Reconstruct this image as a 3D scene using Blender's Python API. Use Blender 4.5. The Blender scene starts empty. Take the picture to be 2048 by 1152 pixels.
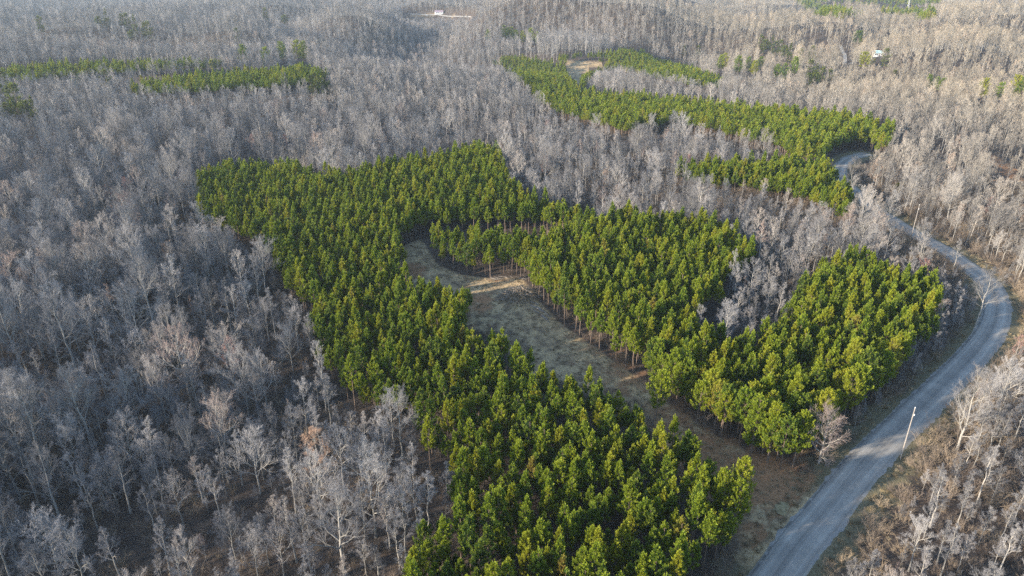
import bpy, math, random
import numpy as np
from mathutils import Vector, Matrix

# ------------------------------------------------------------------ camera, world, sun, exposure
SC = bpy.context.scene
CAM_H, PITCH, FPX = 75.0, math.radians(24.3), 1365.0
CP, SP = math.cos(PITCH), math.sin(PITCH)
cam_d = bpy.data.cameras.new('camera'); cam = bpy.data.objects.new('camera', cam_d)
SC.collection.objects.link(cam); SC.camera = cam
cam.location = (0, 0, CAM_H); cam.rotation_euler = (math.pi/2 - PITCH, 0, 0)
cam_d.sensor_width = 36.0; cam_d.lens = 36.0*FPX/2048.0; cam_d.clip_start = 1.0; cam_d.clip_end = 20000.0

SUN_AZ = Vector((-0.91, -0.41)).normalized()      # ground direction towards the sun: off to the left, a little behind
SUN_EL = math.radians(15.0)
world = bpy.data.worlds.new('World'); SC.world = world; world.use_nodes = True
wn = world.node_tree; wn.nodes.clear()
wo = wn.nodes.new('ShaderNodeOutputWorld'); wb = wn.nodes.new('ShaderNodeBackground'); ws = wn.nodes.new('ShaderNodeTexSky')
ws.sky_type = 'NISHITA'; ws.sun_disc = False; ws.sun_elevation = SUN_EL
ws.sun_rotation = math.atan2(SUN_AZ.x, SUN_AZ.y)
ws.air_density = 1.0; ws.dust_density = 0.6; ws.ozone_density = 2.0
wb.inputs['Strength'].default_value = 0.145
wn.links.new(ws.outputs[0], wb.inputs[0]); wn.links.new(wb.outputs[0], wo.inputs[0])
sun_d = bpy.data.lights.new('sun', 'SUN'); sun = bpy.data.objects.new('sun', sun_d); SC.collection.objects.link(sun)
sun_d.energy = 4.2; sun_d.angle = math.radians(1.5); sun_d.color = (1.0, 0.86, 0.68)
sdir = Vector((SUN_AZ.x*math.cos(SUN_EL), SUN_AZ.y*math.cos(SUN_EL), math.sin(SUN_EL)))
sun.rotation_euler = sdir.to_track_quat('Z', 'Y').to_euler()
SC.view_settings.view_transform = 'Standard'; SC.view_settings.look = 'None'; SC.view_settings.gamma = 1.0
SC.view_settings.use_curve_mapping = False
SC.view_settings.exposure = 1.6
SC.render.engine = 'CYCLES'
SC.cycles.max_bounces = 5; SC.cycles.diffuse_bounces = 3; SC.cycles.transmission_bounces = 3; SC.cycles.volume_bounces = 0
SC.cycles.use_denoising = False; SC.cycles.denoiser = 'OPENIMAGEDENOISE'; SC.cycles.denoising_input_passes = 'RGB_ALBEDO_NORMAL'; SC.cycles.denoising_prefilter = 'ACCURATE'

rng = np.random.default_rng(7); random.seed(7)

# ------------------------------------------------------------------ helpers
def tag(o, label=None, cat=None, group=None, kind=None):
    if label: o['label'] = label
    if cat: o['category'] = cat
    if group: o['group'] = group
    if kind: o['kind'] = kind
    return o

def link(o, parent=None):
    SC.collection.objects.link(o)
    if parent is not None: o.parent = parent
    return o

def mesh_from(name, V, F, mats, smooth=False, midx=None):
    """V (n,3) array, F list of faces (or (m,3)/(m,4) array)"""
    me = bpy.data.meshes.new(name)
    V = np.asarray(V, dtype=np.float32)
    if isinstance(F, np.ndarray):
        k = F.shape[1]; n = len(F)
        me.vertices.add(len(V)); me.vertices.foreach_set('co', V.ravel())
        me.loops.add(n*k); me.loops.foreach_set('vertex_index', F.astype(np.int32).ravel())
        me.polygons.add(n); me.polygons.foreach_set('loop_start', np.arange(0, n*k, k, dtype=np.int32))
        if midx is not None: me.polygons.foreach_set('material_index', np.asarray(midx, dtype=np.int32))
        me.update(calc_edges=True)
    else:
        me.from_pydata(V.tolist(), [], F); me.update()
        if midx is not None: me.polygons.foreach_set('material_index', np.asarray(midx, dtype=np.int32))
    if smooth: me.polygons.foreach_set('use_smooth', np.ones(len(me.polygons), dtype=bool))
    for m in (mats if isinstance(mats, (list, tuple)) else [mats]): me.materials.append(m)
    return me

class MB:
    def __init__(s): s.V = []; s.F = []; s.M = []
    def tube(s, pts, rad, n=5, cap=True, m=0):
        pts = [Vector(p) for p in pts]; b0 = len(s.V); K = len(pts)
        for i, p in enumerate(pts):
            d = (pts[min(i+1, K-1)] - pts[max(i-1, 0)]).normalized()
            a = d.cross(Vector((0.31, 0.95, 0.05))).normalized(); b = d.cross(a)
            for j in range(n):
                t = 2*math.pi*j/n
                s.V.append(p + (a*math.cos(t) + b*math.sin(t))*rad[i])
        for i in range(K-1):
            for j in range(n):
                s.F.append((b0+i*n+j, b0+i*n+(j+1) % n, b0+(i+1)*n+(j+1) % n, b0+(i+1)*n+j)); s.M.append(m)
        if cap:
            s.F.append(tuple(b0+(K-1)*n+j for j in range(n))); s.M.append(m)
            s.F.append(tuple(b0+n-1-j for j in range(n))); s.M.append(m)
    def cone(s, p, q, r, m=0):
        d = (q-p); a = d.cross(Vector((0.31, 0.9, 0.3))).normalized()*r; b = d.normalized().cross(a)
        b0 = len(s.V)
        s.V += [p+a, p-a*0.5+b*0.87, p-a*0.5-b*0.87, q]
        s.F += [(b0, b0+1, b0+3), (b0+1, b0+2, b0+3), (b0+2, b0, b0+3)]; s.M += [m]*3
    def box(s, c, h, rz=0.0, m=0):
        b0 = len(s.V); R = Matrix.Rotation(rz, 3, 'Z')
        for sz in (-1, 1):
            for sx, sy in ((-1, -1), (1, -1), (1, 1), (-1, 1)):
                s.V.append(Vector(c) + R @ Vector((sx*h[0], sy*h[1], sz*h[2])))
        for f in ((3, 2, 1, 0), (4, 5, 6, 7), (0, 1, 5, 4), (1, 2, 6, 5), (2, 3, 7, 6), (3, 0, 4, 7)):
            s.F.append(tuple(b0+i for i in f)); s.M.append(m)
    def face(s, pts, m=0):
        b0 = len(s.V); s.V += [Vector(p) for p in pts]; s.F.append(tuple(range(b0, b0+len(pts)))); s.M.append(m)
    def mesh(s, name, mats, smooth=False):
        me = bpy.data.meshes.new(name); me.from_pydata([tuple(v) for v in s.V], [], s.F); me.update()
        me.polygons.foreach_set('material_index', np.asarray(s.M, dtype=np.int32))
        if smooth: me.polygons.foreach_set('use_smooth', np.ones(len(me.polygons), dtype=bool))
        for mm in (mats if isinstance(mats, (list, tuple)) else [mats]): me.materials.append(mm)
        return me

# ------------------------------------------------------------------ terrain height
def sstep(a, b, x):
    t = np.clip((x-a)/(b-a), 0, 1); return t*t*(3-2*t)
HILLS = [  # x, y, sx, sy, rot, height
    (-235, 20, 62, 75, 0.0, 40),           # unseen ridge added off to the left to shade the near woods
    (-75, 60, 45, 80, 0.2, -9), (-120, 330, 50, 120, -0.5, -6),
    (-430, 850, 260, 45, 0.0, 24), (-430, 700, 260, 60, 0.0, -12), (-300, 600, 120, 60, 0.0, 14),
    (-115, 880, 45, 140, 0.0, -40), (90, 980, 200, 50, -0.1, 34), (60, 830, 150, 40, 0.0, -8),
    (330, 950, 60, 60, 0.0, -14), (300, 1600, 300, 70, 0.0, 26), (1230, 1700, 60, 250, -0.3, -40),
    (600, 880, 220, 50, 0.0, 22), (560, 740, 200, 50, 0.0, -10), (-180, 1350, 300, 70, 0.1, 20), (-700, 1500, 420, 80, 0.0, 24),
]
def zt(x, y):
    x = np.asarray(x, dtype=np.float64); y = np.asarray(y, dtype=np.float64)
    r = np.hypot(x, y-60); amp = sstep(220, 750, r)
    z = amp*(13*np.sin(x/143+y/210+0.7)*np.cos(y/118-x/330+1.3) + 8*np.sin(x/61-y/97+2.1)*np.cos(y/71+0.4+x/190)
             + 2.2*np.sin(x/29+y/47)*np.sin(y/33-x/52+1.0))
    z = z + sstep(420, 900, r)*(17*np.sin(y/41+x/95+2*np.sin(x/170+0.6))*(0.6+0.4*np.sin(x/77+y/160)) + 5*np.sin(x/33-y/58))
    z = z + sstep(900, 2600, r)*18*np.sin(x/420+1.1)*np.cos(y/300+x/900) + sstep(1500, 5000, r)*22
    z = z + 0.5*np.sin(x/17+0.5)*np.sin(y/21) + 0.12*np.sin(x/3.1+y/7.0)*np.sin(y/4.3)
    for hx, hy, sx, sy, ro, h in HILLS:
        c, s = math.cos(ro), math.sin(ro); dx = x-hx; dy = y-hy
        z = z + h*np.exp(-0.5*(((dx*c+dy*s)/sx)**2 + ((-dx*s+dy*c)/sy)**2))
    return z

def ray(u, v):
    d = np.array([u-1024.0, CP*FPX + SP*(576-v), -SP*FPX + CP*(576-v)]); return d/np.linalg.norm(d)
def at(u, v, h=0.0):
    """the point of the land (raised by h) that a line of sight meets"""
    d = ray(u, v); t = 20.0; step = 4.0
    while t < 9000:
        if CAM_H + d[2]*t < float(zt(d[0]*t, d[1]*t)) + h: break
        t += step; step = max(4.0, t*0.01)
    a, b = t-step, t
    for _ in range(20):
        m = (a+b)/2
        if CAM_H + d[2]*m < float(zt(d[0]*m, d[1]*m)) + h: b = m
        else: a = m
    return Vector((d[0]*b, d[1]*b, CAM_H + d[2]*b - h))
def proj(x, y, z):
    """photo coordinates of world points"""
    dz = z-CAM_H; f = y*CP - dz*SP; up = y*SP + dz*CP
    f = np.where(f < 1, 1, f)
    return 1024 + FPX*x/f, 576 - FPX*up/f
def inside(px, py, poly):
    c = np.zeros(np.shape(px), dtype=bool); n = len(poly)
    for i in range(n):
        x1, y1 = poly[i]; x2, y2 = poly[(i+1) % n]
        if y1 == y2: continue
        hit = ((y1 > py) != (y2 > py)) & (px < (x2-x1)*(py-y1)/(y2-y1)+x1)
        c ^= hit
    return c

# ------------------------------------------------------------------ what grows where (outlines of crowns as mapped from the air)
STAND_A = [(388,360),(405,342),(430,333),(510,325),(590,328),(640,343),(720,338),(790,316),(860,308),(905,300),(950,286),(1000,296),(1015,355),
  (1060,380),(1120,403),(1185,425),(1175,462),(1100,470),(1050,472),(930,468),(860,468),(845,485),(795,492),(790,515),(808,550),(880,562),(930,590),(945,625),
  (925,655),(985,650),(1035,690),(1060,722),(1100,745),(1160,740),(1220,785),(1285,805),(1305,850),(1345,880),(1345,830),(1385,880),(1415,930),(1500,955),
  (1505,1000),(1450,1020),(1425,1080),(1425,1250),(780,1250),(800,1100),(850,1045),(915,1005),(915,940),(885,880),(828,860),(835,830),(900,800),(850,790),
  (790,780),(745,770),(700,760),(680,720),(640,690),(625,640),(628,600),(590,565),(545,505),(505,450),(440,435),(400,415)]
STAND_B = [(1050,520),(1085,505),(1110,480),(1175,462),(1185,435),(1230,420),(1300,425),(1380,430),(1450,445),(1495,465),(1510,490),(1490,515),
  (1445,535),(1440,575),(1400,590),(1395,625),(1440,655),(1490,668),(1545,640),(1590,592),(1600,565),(1640,518),(1700,502),(1760,508),(1800,540),
  (1870,555),(1895,590),(1865,640),(1805,690),(1765,740),(1740,790),(1700,805),(1640,830),(1605,850),(1612,925),(1560,925),(1500,900),(1430,865),
  (1350,800),(1290,760),(1200,690),(1130,640),(1075,600),(1045,560)]
STAND_M = [(838,492),(860,478),(900,466),(960,460),(1040,468),(1100,473),(1175,462),(1120,500),(1080,535),(1050,555),(960,560),(900,550),(860,520)]
STAND_C = [(985,120),(1010,110),(1060,111),(1132,128),(1136,150),(1165,176),(1230,182),(1290,188),(1400,198),(1520,212),(1640,222),(1740,233),
  (1788,250),(1782,275),(1725,290),(1700,302),(1640,300),(1590,300),(1553,272),(1500,264),(1430,243),(1350,228),(1300,238),(1250,245),(1200,232),
  (1120,212),(1075,192),(1058,168),(1012,138)]
STAND_C2 = [(1110,112),(1150,105),(1290,98),(1302,118),(1330,124),(1400,140),(1450,156),(1440,164),(1380,158),(1310,145),(1230,133),(1185,145),(1165,168),(1150,160),(1175,138),(1215,124),(1120,120)]
STAND_D = [(1345,328),(1430,318),(1520,317),(1600,312),(1640,310),(1680,335),(1708,380),(1700,412),(1670,402),(1610,376),(1500,352),(1400,345)]
STAND_E = [(-40,136),(60,127),(200,121),(320,120),(445,118),(430,126),(300,130),(150,143),(60,151),(-40,147)]
STAND_F = [(250,168),(330,150),(450,142),(600,133),(657,142),(640,154),(540,165),(400,173),(270,177)]
STAND_G = [(1590,0),(1640,12),(1725,30),(1680,35),(1620,28),(1580,-8),(1480,-20),(1480,-30),(1900,-30),(1880,8),(1740,12)]
STAND_H = [(1750,20),(1800,15),(1880,34),(1850,38),(1790,30)]
PINES = [STAND_A, STAND_B, STAND_M, STAND_C, STAND_C2, STAND_D, STAND_E, STAND_F, STAND_G, STAND_H]
FIELD = [(795,500),(842,478),(856,505),(874,530),(910,548),(960,557),(1040,554),(1062,590),(1120,650),(1200,705),(1290,770),(1360,830),(1430,872),(1500,910),(1560,945),(1612,950),
  (1640,975),(1612,1018),(1560,1070),(1510,1140),(1480,1060),(1500,1000),(1420,930),(1345,870),(1300,815),(1225,790),(1160,748),(1100,745),(1060,715),(1035,680),(990,650),(950,640),(940,600),(925,588),(880,566),(808,553)]
FIELD_FRONT = [(800,500),(838,490),(850,515),(870,538),(908,556),(960,564),(1055,562),(1070,600),(1110,655),(1200,712),(1290,778),(1360,838),(1430,880),(1500,918),(1560,950),(1600,980),(1560,1060),(1510,1130),(1500,1010),(1430,925),(1350,865),(1300,808),(1225,780),(1160,740),(1100,740),(1060,710),(1035,675),(990,645),(955,640),(945,605),(925,588),(880,564),(812,552)]
FIELD_C = [(1131,127),(1215,124),(1180,140),(1163,150),(1160,172),(1136,150)]
FIELD_F = [(818,27),(935,32),(945,36),(860,36),(818,33)]
FIELD_L = [(405,19),(440,19),(440,24),(405,24)]
GAP = [(800,503),(850,474),(930,470),(1050,470),(1110,474),(1160,492),(1120,498),(1085,500),(1040,500),(960,500),(900,499),(870,500),(845,515),(830,520)]
POLE_AIR = [(1780,935),(1800,900),(1822,815),(1845,815),(1835,880),(1812,940)]
HULL = [(790,500),(1180,440),(1080,620),(940,650),(900,560)]
ROAD_VIS = [(1501,1200),(1553,1075),(1626,992),(1695,908),(1765,842),(1862,759),(1930,670),(1962,620),(1955,585),(1985,560),(2017,615),(2014,649),(1935,759),(1834,870),(1758,950),(1688,1044),(1640,1110),(1605,1200)]
ROAD_VIS2 = [(1668,340),(1690,322),(1712,312),(1722,318),(1700,330),(1690,362),(1675,352)]
ROAD_VIS3 = [(1775,432),(1830,462),(1880,488),(1944,535),(1930,548),(1868,505),(1818,480),(1770,445)]
VERGE = [(1612,925),(1640,850),(1700,830),(1862,759),(1695,908),(1640,985),(1612,950)]
VERGE_R = [(1640,1110),(1758,950),(1834,870),(1935,759),(1990,690),(1965,745),(1880,840),(1800,935),(1720,1040),(1660,1110)]
TRACK_R = [(1975,305),(1990,310),(2048,360),(2048,385),(1998,345)]
TREE_KEEP_OUT = [FIELD, FIELD_C, FIELD_F, ROAD_VIS, ROAD_VIS2]

road_px = [(1480,1260),(1553,1152),(1604,1080),(1657,1018),(1727,929),(1800,856),(1860,797),(1899,759),(1955,700),(1988,649),(1993,607),(1979,567),(1944,538),(1910,514),(1878,493),
           (1830,469),(1781,439),(1747,417),(1715,389),(1684,362),(1677,345),(1691,323),(1712,312),(1738,307)]
def catmull(P, n):
    out = []
    for i in range(len(P)-1):
        p0, p1, p2, p3 = P[max(i-1, 0)], P[i], P[i+1], P[min(i+2, len(P)-1)]
        for k in range(n):
            t = k/n
            out.append(0.5*((2*p1)+(p2-p0)*t+(2*p0-5*p1+4*p2-p3)*t*t+(3*p1-p0-3*p2+p3)*t**3))
    out.append(P[-1]); return out
road_c = [Vector((p.x, p.y, 0)) for p in catmull([at(u, v) for u, v in road_px], 24)]
def resample(P, step):
    out = [P[0]]; acc = 0
    for a, b in zip(P[:-1], P[1:]):
        L = (b-a).length
        while acc + L >= step and L > 1e-9:
            a = a + (b-a)*((step-acc)/L); L = (b-a).length; acc = 0; out.append(a.copy())
        acc += L
    return out
road_c = resample(road_c, 0.8)
for _ in range(12):
    road_c = [road_c[0]] + [(road_c[i-1]+road_c[i]*2+road_c[i+1])*0.25 for i in range(1, len(road_c)-1)] + [road_c[-1]]
RC = np.array([(p.x, p.y) for p in road_c])
def road_dist(x, y):
    x = np.atleast_1d(x); y = np.atleast_1d(y); out = np.full(x.shape, 1e9); S = RC[::4]
    near = (x > S[:, 0].min()-25) & (x < S[:, 0].max()+25) & (y < S[:, 1].max()+25)
    idx = np.where(near)[0]
    for c in range(0, len(idx), 4000):
        ii = idx[c:c+4000]
        out[ii] = np.sqrt(((x[ii, None]-S[None, :, 0])**2 + (y[ii, None]-S[None, :, 1])**2).min(axis=1))
    return out

# ------------------------------------------------------------------ materials
def mat(name):
    m = bpy.data.materials.new(name); m.use_nodes = True; nt = m.node_tree; nt.nodes.clear()
    return m, nt, nt.nodes, nt.links
def N(nt, t, **kw):
    n = nt.nodes.new(t)
    for k, v in kw.items(): setattr(n, k, v)
    return n
def ramp(nt, stops, fac=None):
    r = N(nt, 'ShaderNodeValToRGB'); e = r.color_ramp.elements
    while len(e) < len(stops): e.new(0.5)
    for el, (p, c) in zip(e, stops): el.position = p; el.color = (*c, 1)
    if fac is not None: nt.links.new(fac, r.inputs[0])
    return r
def noise(nt, scale, detail=4, vec=None, rough=0.6):
    n = N(nt, 'ShaderNodeTexNoise'); n.inputs['Scale'].default_value = scale; n.inputs['Detail'].default_value = detail; n.inputs['Roughness'].default_value = rough
    if vec is not None: nt.links.new(vec, n.inputs['Vector'])
    return n
def mix(nt, fac, a, b, mode='MIX'):
    m = N(nt, 'ShaderNodeMix', data_type='RGBA', blend_type=mode)
    for s, v in ((0, fac), (6, a), (7, b)):
        if isinstance(v, (int, float)): m.inputs[s].default_value = v
        elif isinstance(v, tuple): m.inputs[s].default_value = (*v, 1)
        else: nt.links.new(v, m.inputs[s])
    return m.outputs[2]
def finish(nt, color, rough=0.9, spec=0.2, bump=None, transl=0.0):
    b = N(nt, 'ShaderNodeBsdfPrincipled'); o = N(nt, 'ShaderNodeOutputMaterial')
    if isinstance(color, tuple): b.inputs['Base Color'].default_value = (*color, 1)
    else: nt.links.new(color, b.inputs['Base Color'])
    b.inputs['Roughness'].default_value = rough; b.inputs['Specular IOR Level'].default_value = spec
    if bump is not None: nt.links.new(bump, b.inputs['Normal'])
    if transl:
        t = N(nt, 'ShaderNodeBsdfTranslucent'); mx = N(nt, 'ShaderNodeMixShader'); mx.inputs[0].default_value = transl
        if isinstance(color, tuple): t.inputs[0].default_value = (*color, 1)
        else: nt.links.new(color, t.inputs[0])
        nt.links.new(b.outputs[0], mx.inputs[1]); nt.links.new(t.outputs[0], mx.inputs[2]); nt.links.new(mx.outputs[0], o.inputs[0])
    else: nt.links.new(b.outputs[0], o.inputs[0])

def mat_needles(name, stops, transl=0.33):
    m, nt, _, _ = mat(name)
    oi = N(nt, 'ShaderNodeObjectInfo'); geo = N(nt, 'ShaderNodeNewGeometry')
    r = ramp(nt, stops, oi.outputs['Random'])
    n = noise(nt, 0.9, 2, geo.outputs['Position'])
    c = mix(nt, n.outputs[0], r.outputs[0], (0.75, 0.85, 0.7), 'MULTIPLY')
    at_ = N(nt, 'ShaderNodeAttribute', attribute_name='tip')
    c2 = mix(nt, at_.outputs['Fac'], c, (0.42, 0.46, 0.045))
    finish(nt, c2, 0.55, 0.3, transl=transl); return m
M_PINE = mat_needles('pine_needles', [(0.0, (0.060, 0.115, 0.022)), (0.3, (0.13, 0.20, 0.018)), (0.7, (0.215, 0.255, 0.016)), (0.985, (0.30, 0.28, 0.022)), (1.0, (0.28, 0.20, 0.06))])
M_CEDAR = mat_needles('evergreen_needles', [(0.0, (0.03, 0.055, 0.02)), (1.0, (0.06, 0.08, 0.018))])
def mat_bark(name, stops, scale=3.0):
    m, nt, _, _ = mat(name)
    oi = N(nt, 'ShaderNodeObjectInfo'); geo = N(nt, 'ShaderNodeNewGeometry')
    r = ramp(nt, stops, oi.outputs['Random'])
    n = noise(nt, scale, 3, geo.outputs['Position'])
    c = mix(nt, n.outputs[0], (0.62, 0.62, 0.62), (1.25, 1.22, 1.18))
    finish(nt, mix(nt, 1.0, r.outputs[0], c, 'MULTIPLY'), 0.9, 0.15); return m
M_PBARK = mat_bark('pine_bark', [(0, (0.16, 0.125, 0.10)), (1, (0.24, 0.185, 0.15))])
M_BARK = mat_bark('grey_bark', [(0, (0.20, 0.195, 0.185)), (0.5, (0.29, 0.28, 0.26)), (1, (0.42, 0.40, 0.37))])
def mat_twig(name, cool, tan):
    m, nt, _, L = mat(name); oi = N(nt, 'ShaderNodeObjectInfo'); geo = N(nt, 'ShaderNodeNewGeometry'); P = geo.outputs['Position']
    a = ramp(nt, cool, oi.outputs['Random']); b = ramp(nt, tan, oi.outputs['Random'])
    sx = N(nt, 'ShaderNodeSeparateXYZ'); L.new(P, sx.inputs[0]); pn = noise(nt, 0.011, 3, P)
    # painted light: sun-warmed tan towards the east, bluish shade-grey west, edge broken by noise
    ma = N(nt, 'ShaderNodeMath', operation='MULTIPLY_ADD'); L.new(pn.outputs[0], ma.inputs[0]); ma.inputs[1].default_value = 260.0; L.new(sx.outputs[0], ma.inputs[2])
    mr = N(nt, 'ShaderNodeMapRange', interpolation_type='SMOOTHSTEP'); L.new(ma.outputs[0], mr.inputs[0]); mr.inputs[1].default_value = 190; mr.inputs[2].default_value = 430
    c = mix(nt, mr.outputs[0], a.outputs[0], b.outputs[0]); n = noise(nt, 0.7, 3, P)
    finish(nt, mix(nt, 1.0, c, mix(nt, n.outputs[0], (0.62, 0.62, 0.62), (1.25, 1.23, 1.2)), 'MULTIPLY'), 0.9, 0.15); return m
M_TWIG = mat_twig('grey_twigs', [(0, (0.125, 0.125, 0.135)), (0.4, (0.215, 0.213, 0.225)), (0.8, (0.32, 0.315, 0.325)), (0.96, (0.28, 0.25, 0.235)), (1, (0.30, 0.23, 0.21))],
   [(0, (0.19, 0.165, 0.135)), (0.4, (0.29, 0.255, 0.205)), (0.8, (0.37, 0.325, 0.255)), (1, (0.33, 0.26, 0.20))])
M_TWIG_OLD = mat_bark('grey_twigs', [(0, (0.155, 0.150, 0.146)), (0.35, (0.22, 0.212, 0.205)), (0.75, (0.285, 0.270, 0.255)), (0.96, (0.27, 0.235, 0.21)), (1, (0.29, 0.215, 0.185))], 0.7)
M_RED = mat_bark('budding_red_twigs', [(0, (0.33, 0.21, 0.19)), (1, (0.38, 0.22, 0.19))], 0.7)
M_ORANGE = mat_bark('russet_twigs', [(0, (0.32, 0.235, 0.18)), (1, (0.35, 0.24, 0.18))], 0.7)
M_BRUSH = mat_bark('brush_twigs', [(0, (0.14, 0.115, 0.10)), (0.6, (0.23, 0.19, 0.155)), (1, (0.33, 0.265, 0.19))], 0.7)

def mat_ground():
    m, nt, _, L = mat('forest_floor')
    geo = N(nt, 'ShaderNodeNewGeometry'); P = geo.outputs['Position']
    a = N(nt, 'ShaderNodeAttribute', attribute_name='cover')
    sep = N(nt, 'ShaderNodeSeparateColor'); L.new(a.outputs['Color'], sep.inputs[0])
    n1 = noise(nt, 0.35, 6, P); n2 = noise(nt, 2.6, 5, P, 0.7); n3 = noise(nt, 0.06, 3, P); n4 = noise(nt, 9.0, 3, P, 0.7)
    floor = ramp(nt, [(0.3, (0.042, 0.034, 0.028)), (0.5, (0.10, 0.075, 0.057)), (0.72, (0.20, 0.15, 0.11))], n2.outputs[0]).outputs[0]
    floor = mix(nt, n1.outputs[0], floor, (0.06, 0.05, 0.045))
    straw = ramp(nt, [(0.3, (0.31, 0.21, 0.11)), (0.5, (0.54, 0.395, 0.22)), (0.7, (0.70, 0.55, 0.34))], n2.outputs[0]).outputs[0]
    straw = mix(nt, ramp(nt, [(0.42, (0, 0, 0)), (0.66, (1, 1, 1))], n1.outputs[0]).outputs[0], straw, (0.17, 0.125, 0.085))
    straw = mix(nt, ramp(nt, [(0.45, (0, 0, 0)), (0.7, (.6, .6, .6))], n4.outputs[0]).outputs[0], straw, (0.10, 0.085, 0.06))
    clay = ramp(nt, [(0.3, (0.22, 0.12, 0.065)), (0.6, (0.38, 0.21, 0.11)), (0.8, (0.46, 0.32, 0.20))], n2.outputs[0]).outputs[0]
    verge = ramp(nt, [(0.3, (0.09, 0.08, 0.05)), (0.55, (0.19, 0.165, 0.10)), (0.75, (0.30, 0.26, 0.17))], n2.outputs[0]).outputs[0]
    def edge(ch):   # break up the border of a cover patch
        mm = N(nt, 'ShaderNodeMath', operation='ADD'); L.new(ch, mm.inputs[0])
        ms = N(nt, 'ShaderNodeMath', operation='MULTIPLY_ADD'); L.new(n1.outputs[0], ms.inputs[0]); ms.inputs[1].default_value = 1.1; ms.inputs[2].default_value = -0.55
        L.new(ms.outputs[0], mm.inputs[1])
        mr = N(nt, 'ShaderNodeMapRange', interpolation_type='SMOOTHSTEP'); L.new(mm.outputs[0], mr.inputs[0]); mr.inputs[1].default_value = 0.3; mr.inputs[2].default_value = 0.72
        return mr.outputs[0]
    c = mix(nt, edge(sep.outputs[2]), floor, verge)
    c = mix(nt, edge(sep.outputs[0]), c, straw)
    c = mix(nt, edge(sep.outputs[1]), c, clay)
    bp = N(nt, 'ShaderNodeBump'); bp.inputs['Strength'].default_value = 0.9; bp.inputs['Distance'].default_value = 0.25
    L.new(n2.outputs[0], bp.inputs['Height'])
    finish(nt, c, 0.95, 0.1, bp.outputs[0]); return m
M_GROUND = mat_ground()

def mat_road():
    m, nt, _, L = mat('chip_seal')
    uv = N(nt, 'ShaderNodeUVMap'); geo = N(nt, 'ShaderNodeNewGeometry'); P = geo.outputs['Position']
    sx = N(nt, 'ShaderNodeSeparateXYZ'); L.new(uv.outputs[0], sx.inputs[0])
    lanes = ramp(nt, [(0.0, (0.28, 0.27, 0.25)), (0.06, (0.13, 0.13, 0.13)), (0.11, (0.24, 0.235, 0.23)), (0.24, (0.34, 0.335, 0.325)), (0.36, (0.27, 0.265, 0.26)), (0.5, (0.22, 0.218, 0.215)),
                      (0.64, (0.28, 0.275, 0.27)), (0.77, (0.34, 0.335, 0.325)), (0.9, (0.24, 0.235, 0.23)), (1.0, (0.32, 0.31, 0.285))], sx.outputs[0]).outputs[0]
    mp = N(nt, 'ShaderNodeMapping'); mp.inputs['Scale'].default_value = (14, 0.08, 1); L.new(uv.outputs[0], mp.inputs[0])
    st = noise(nt, 1.0, 4, mp.outputs[0]); g = noise(nt, 14.0, 4, P, 0.75); bl = noise(nt, 0.25, 3, P)
    c = mix(nt, 1.0, lanes, ramp(nt, [(0.35, (0.82, 0.82, 0.82)), (0.65, (1.15, 1.15, 1.15))], st.outputs[0]).outputs[0], 'MULTIPLY')
    c = mix(nt, 1.0, c, ramp(nt, [(0.3, (0.86, 0.83, 0.77)), (0.7, (1.16, 1.12, 1.04))], g.outputs[0]).outputs[0], 'MULTIPLY')
    c = mix(nt, 1.0, c, ramp(nt, [(0.3, (0.8, 0.8, 0.8)), (0.7, (1.15, 1.14, 1.12))], bl.outputs[0]).outputs[0], 'MULTIPLY')
    bp = N(nt, 'ShaderNodeBump'); bp.inputs['Strength'].default_value = 0.4; bp.inputs['Distance'].default_value = 0.03; L.new(g.outputs[0], bp.inputs['Height'])
    finish(nt, c, 0.85, 0.3, bp.outputs[0]); return m
M_ROAD = mat_road()
def mat_simple(name, a, b, scale=3.0, rough=0.8, spec=0.3):
    m, nt, _, L = mat(name); geo = N(nt, 'ShaderNodeNewGeometry')
    n = noise(nt, scale, 4, geo.outputs['Position'], 0.7)
    finish(nt, ramp(nt, [(0.3, a), (0.7, b)], n.outputs[0]).outputs[0], rough, spec); return m
M_GRAVEL = mat_simple('pale_gravel', (0.16, 0.15, 0.135), (0.38, 0.365, 0.34), 6.0, 0.95, 0.1)
M_POLE = mat_simple('weathered_pole', (0.22, 0.20, 0.185), (0.34, 0.315, 0.29), 4.0)
M_METAL = mat_simple('galvanised', (0.45, 0.46, 0.47), (0.55, 0.56, 0.57), 5.0, 0.5, 0.5)
M_LOG = mat_simple('dead_wood', (0.13, 0.115, 0.10), (0.30, 0.27, 0.24), 2.0)
M_WHITE = mat_simple('white_siding', (0.72, 0.72, 0.71), (0.82, 0.82, 0.80), 1.0)
M_ROOFP = mat_simple('mauve_shingle', (0.30, 0.22, 0.26), (0.38, 0.30, 0.33), 1.0)
M_ROOFT = mat_simple('teal_metal', (0.38, 0.56, 0.54), (0.48, 0.64, 0.62), 1.0, 0.4, 0.5)
M_GLASS = mat_simple('window_glass', (0.03, 0.035, 0.04), (0.05, 0.055, 0.06), 1.0, 0.15, 0.5)
M_DOOR = mat_simple('door_paint', (0.20, 0.10, 0.07), (0.24, 0.12, 0.08), 1.0)
M_BLACK = mat_simple('dark_rubber', (0.02, 0.02, 0.02), (0.03, 0.03, 0.03), 1.0)
M_SAND = mat_simple('pale_sand', (0.20, 0.15, 0.08), (0.42, 0.35, 0.20), 3.0, 0.95, 0.1)

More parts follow.
